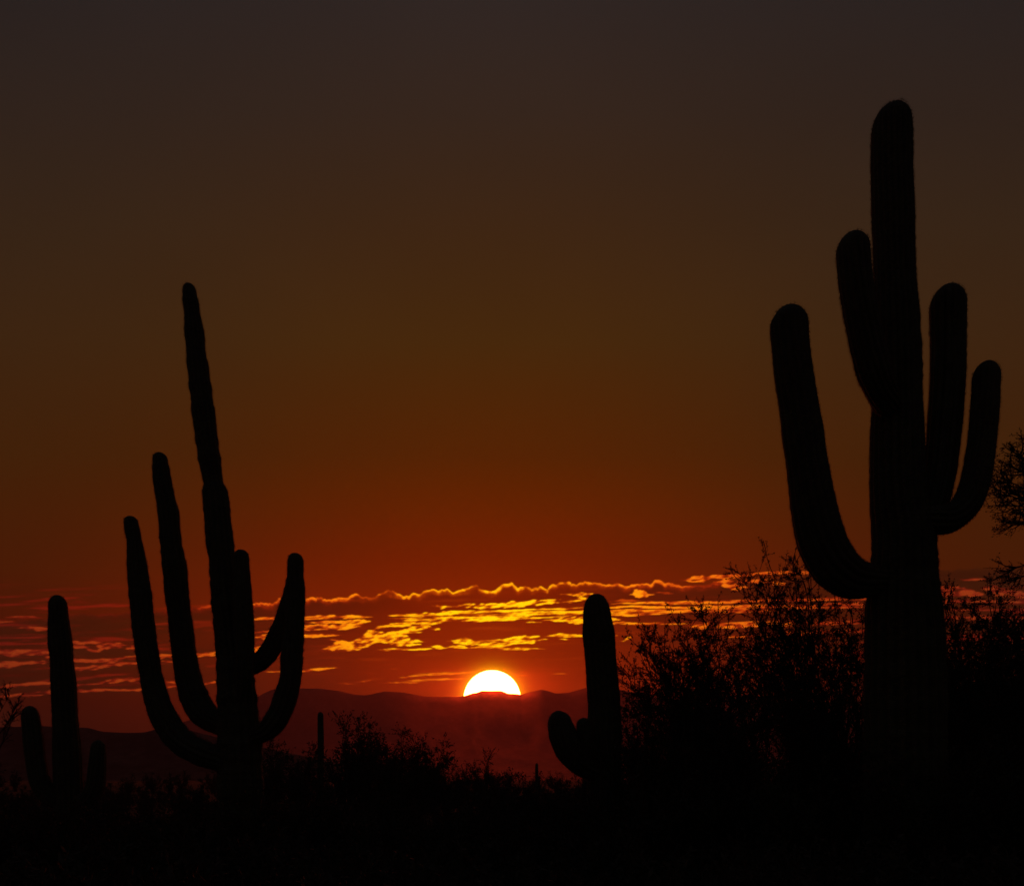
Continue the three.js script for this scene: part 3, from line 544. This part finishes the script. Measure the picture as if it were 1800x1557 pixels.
// shrubs of the far brush line: a few kinds, each copied to its own place and size (built 2 m tall)
const kinds = [21, 22, 23, 24].map((seed, kind) => {
  const random = rng(seed * 19), tips = [];
  const n = [12, 14, 9, 15][kind], wide = [0.95, 1.3, 0.5, 1.1][kind];
  for (let i = 0; i < n; i++) { const a = random() * 6.2832, r = wide * Math.sqrt(random()), h = 2 * (1 - 0.42 * (r / wide) ** 2) * (0.68 + 0.32 * random()); tips.push(new THREE.Vector3(r * Math.cos(a), i === 0 ? 1.95 : h, r * Math.sin(a))); }
  const inner = tips.map((t) => t.clone().multiplyScalar(0.55 + 0.3 * random()));
  return grow([...tips, ...inner], { seed, branches: 8, twigs: 3, blades: 7, leafSize: 0.07, twigLen: 0.26, stem: 0.03, from: 0.2 });
});
const originals = [];
function farShrub(kind, px, topY, depth, turn, label, group) {
  depth *= K;
  const x = ((px - CX) * depth) / F, y = groundHeight(x, -depth), tall = EYE - y + ((HOR - topY) * depth) / F, s = tall / 2;
  let o = originals[kind];
  if (o) { o = o.clone(); o.name = numbered('desert_shrub'); scene.add(o); o.userData = {}; } else {
    o = originals[kind] = thing('desert_shrub', '', '', null, 0, 0, 0);
    part('stems', kinds[kind].wood, M.bark, o); part('foliage', kinds[kind].leaves, kind % 2 ? M.leafPale : M.leaf, o);
  }
  o.position.set(x, y - 0.03, -depth); o.rotation.y = turn; o.scale.setScalar(s);
  return tag(o, label, 'shrub', group);
}
farShrub(1, 612, 1272, 52, 0.4, 'broad distant shrub just right of the small single-stem saguaro');
farShrub(2, 636, 1264, 55, 1.9, 'narrow upright distant shrub rising above the broad shrub beside it');
farShrub(3, 712, 1281, 48, 2.6, 'dark bushy distant shrub below and left of the sun');
farShrub(0, 757, 1294, 50, 5.0, 'distant shrub with one stray upright sprig, left of the sun');
farShrub(1, 852, 1327, 40, 3.3, 'low rounded distant shrub straight below the sun');
farShrub(0, 520, 1312, 44, 2.2, 'low distant shrub between the slender cactus and the small saguaro');
farShrub(2, 478, 1302, 46, 0.9, 'thin distant shrub close behind the foot of the slender cactus');
farShrub(3, 668, 1316, 45, 4.1, 'low distant shrub in the gap between two taller shrubs');
const belt = rng(77);
for (let i = 0; i < 124; i++) {
  const row = i < 38 ? 0 : i < 78 ? 1 : 2, n = [38, 40, 46][row], k = i - [0, 38, 78][row];
  const px = lerp(-120, 1900, (k + belt() * 0.9) / n), depth = row === 0 ? lerp(22, 60, belt()) : row === 1 ? lerp(11, 19, belt()) : lerp(80, 150, belt());
  const top = row === 1 ? (px < 420 ? 1392 : px < 1100 ? 1378 : 1320) : row === 2 ? (px < 420 ? 1354 : 1350) : px < 420 ? 1378 : px < 800 ? 1340 : px < 1100 ? 1354 : 1300;
  if (row === 2 && px > 1100) continue;
  farShrub(Math.floor(belt() * 4), px, top + belt() * (row === 2 ? 12 : 20), depth, belt() * 6.28, 'low dark shrub in the brush line across the desert floor', 'shrubs of the brush line');
}
// ground cover: low bursage clumps and stones nobody could count
{
  const random = rng(5), tips = [];
  for (let i = 0; i < 7; i++) { const a = random() * 6.28, r = 0.28 * Math.sqrt(random()); tips.push(new THREE.Vector3(r * Math.cos(a), 0.22 + 0.2 * random(), r * Math.sin(a))); }
  const { wood, leaves } = grow(tips, { seed: 91, branches: 4, twigs: 3, blades: 5, leafSize: 0.04, twigLen: 0.1, stem: 0.01, from: 0.2 });
  const count = 2600, scrub = new THREE.InstancedMesh(mergeGeometries([wood, leaves]), M.leafPale, count), m4 = new THREE.Matrix4(), q = new THREE.Quaternion(), up = new THREE.Vector3(0, 1, 0);
  for (let i = 0; i < count; i++) {
    const r = 5 + 120 * Math.pow(random(), 1.7), a = -Math.PI / 2 + (random() - 0.5) * 1.5, x = r * Math.cos(a), z = r * Math.sin(a), s = 0.6 + 1.1 * random();
    scrub.setMatrixAt(i, m4.compose(new THREE.Vector3(x, groundHeight(x, z) - 0.02, z), q.setFromAxisAngle(up, random() * 6.28), new THREE.Vector3(s, s * (0.7 + 0.5 * random()), s)));
  }
  scrub.name = 'desert_scrub';
  tag(scrub, 'low dark scrub covering the desert floor in front', 'scrub', null, 'stuff'); scrub.castShadow = scrub.receiveShadow = true;
  scene.add(scrub);
  const stone = new THREE.IcosahedronGeometry(0.06, 1), p = stone.attributes.position;
  for (let i = 0; i < p.count; i++) { const k = 1 + 0.35 * vnoise(p.getX(i) * 30, p.getZ(i) * 30 + p.getY(i) * 21); p.setXYZ(i, p.getX(i) * k, p.getY(i) * k * 0.6, p.getZ(i) * k); }
  stone.computeVertexNormals();
  const stones = new THREE.InstancedMesh(stone, M.rock, 2500);
  for (let i = 0; i < 2500; i++) {
    const r = 3 + 60 * Math.pow(random(), 1.8), a = -Math.PI / 2 + (random() - 0.5) * 1.6, x = r * Math.cos(a), z = r * Math.sin(a), s = 0.3 + 1.5 * random() ** 3;
    stones.setMatrixAt(i, m4.compose(new THREE.Vector3(x, groundHeight(x, z), z), q.setFromAxisAngle(up, random() * 6.28), new THREE.Vector3(s, s, s)));
  }
  stones.name = 'stones';
  tag(stones, 'small stones scattered over the desert soil', 'stones', null, 'stuff'); stones.castShadow = stones.receiveShadow = true;
  scene.add(stones);
}

renderer.render(scene, camera);
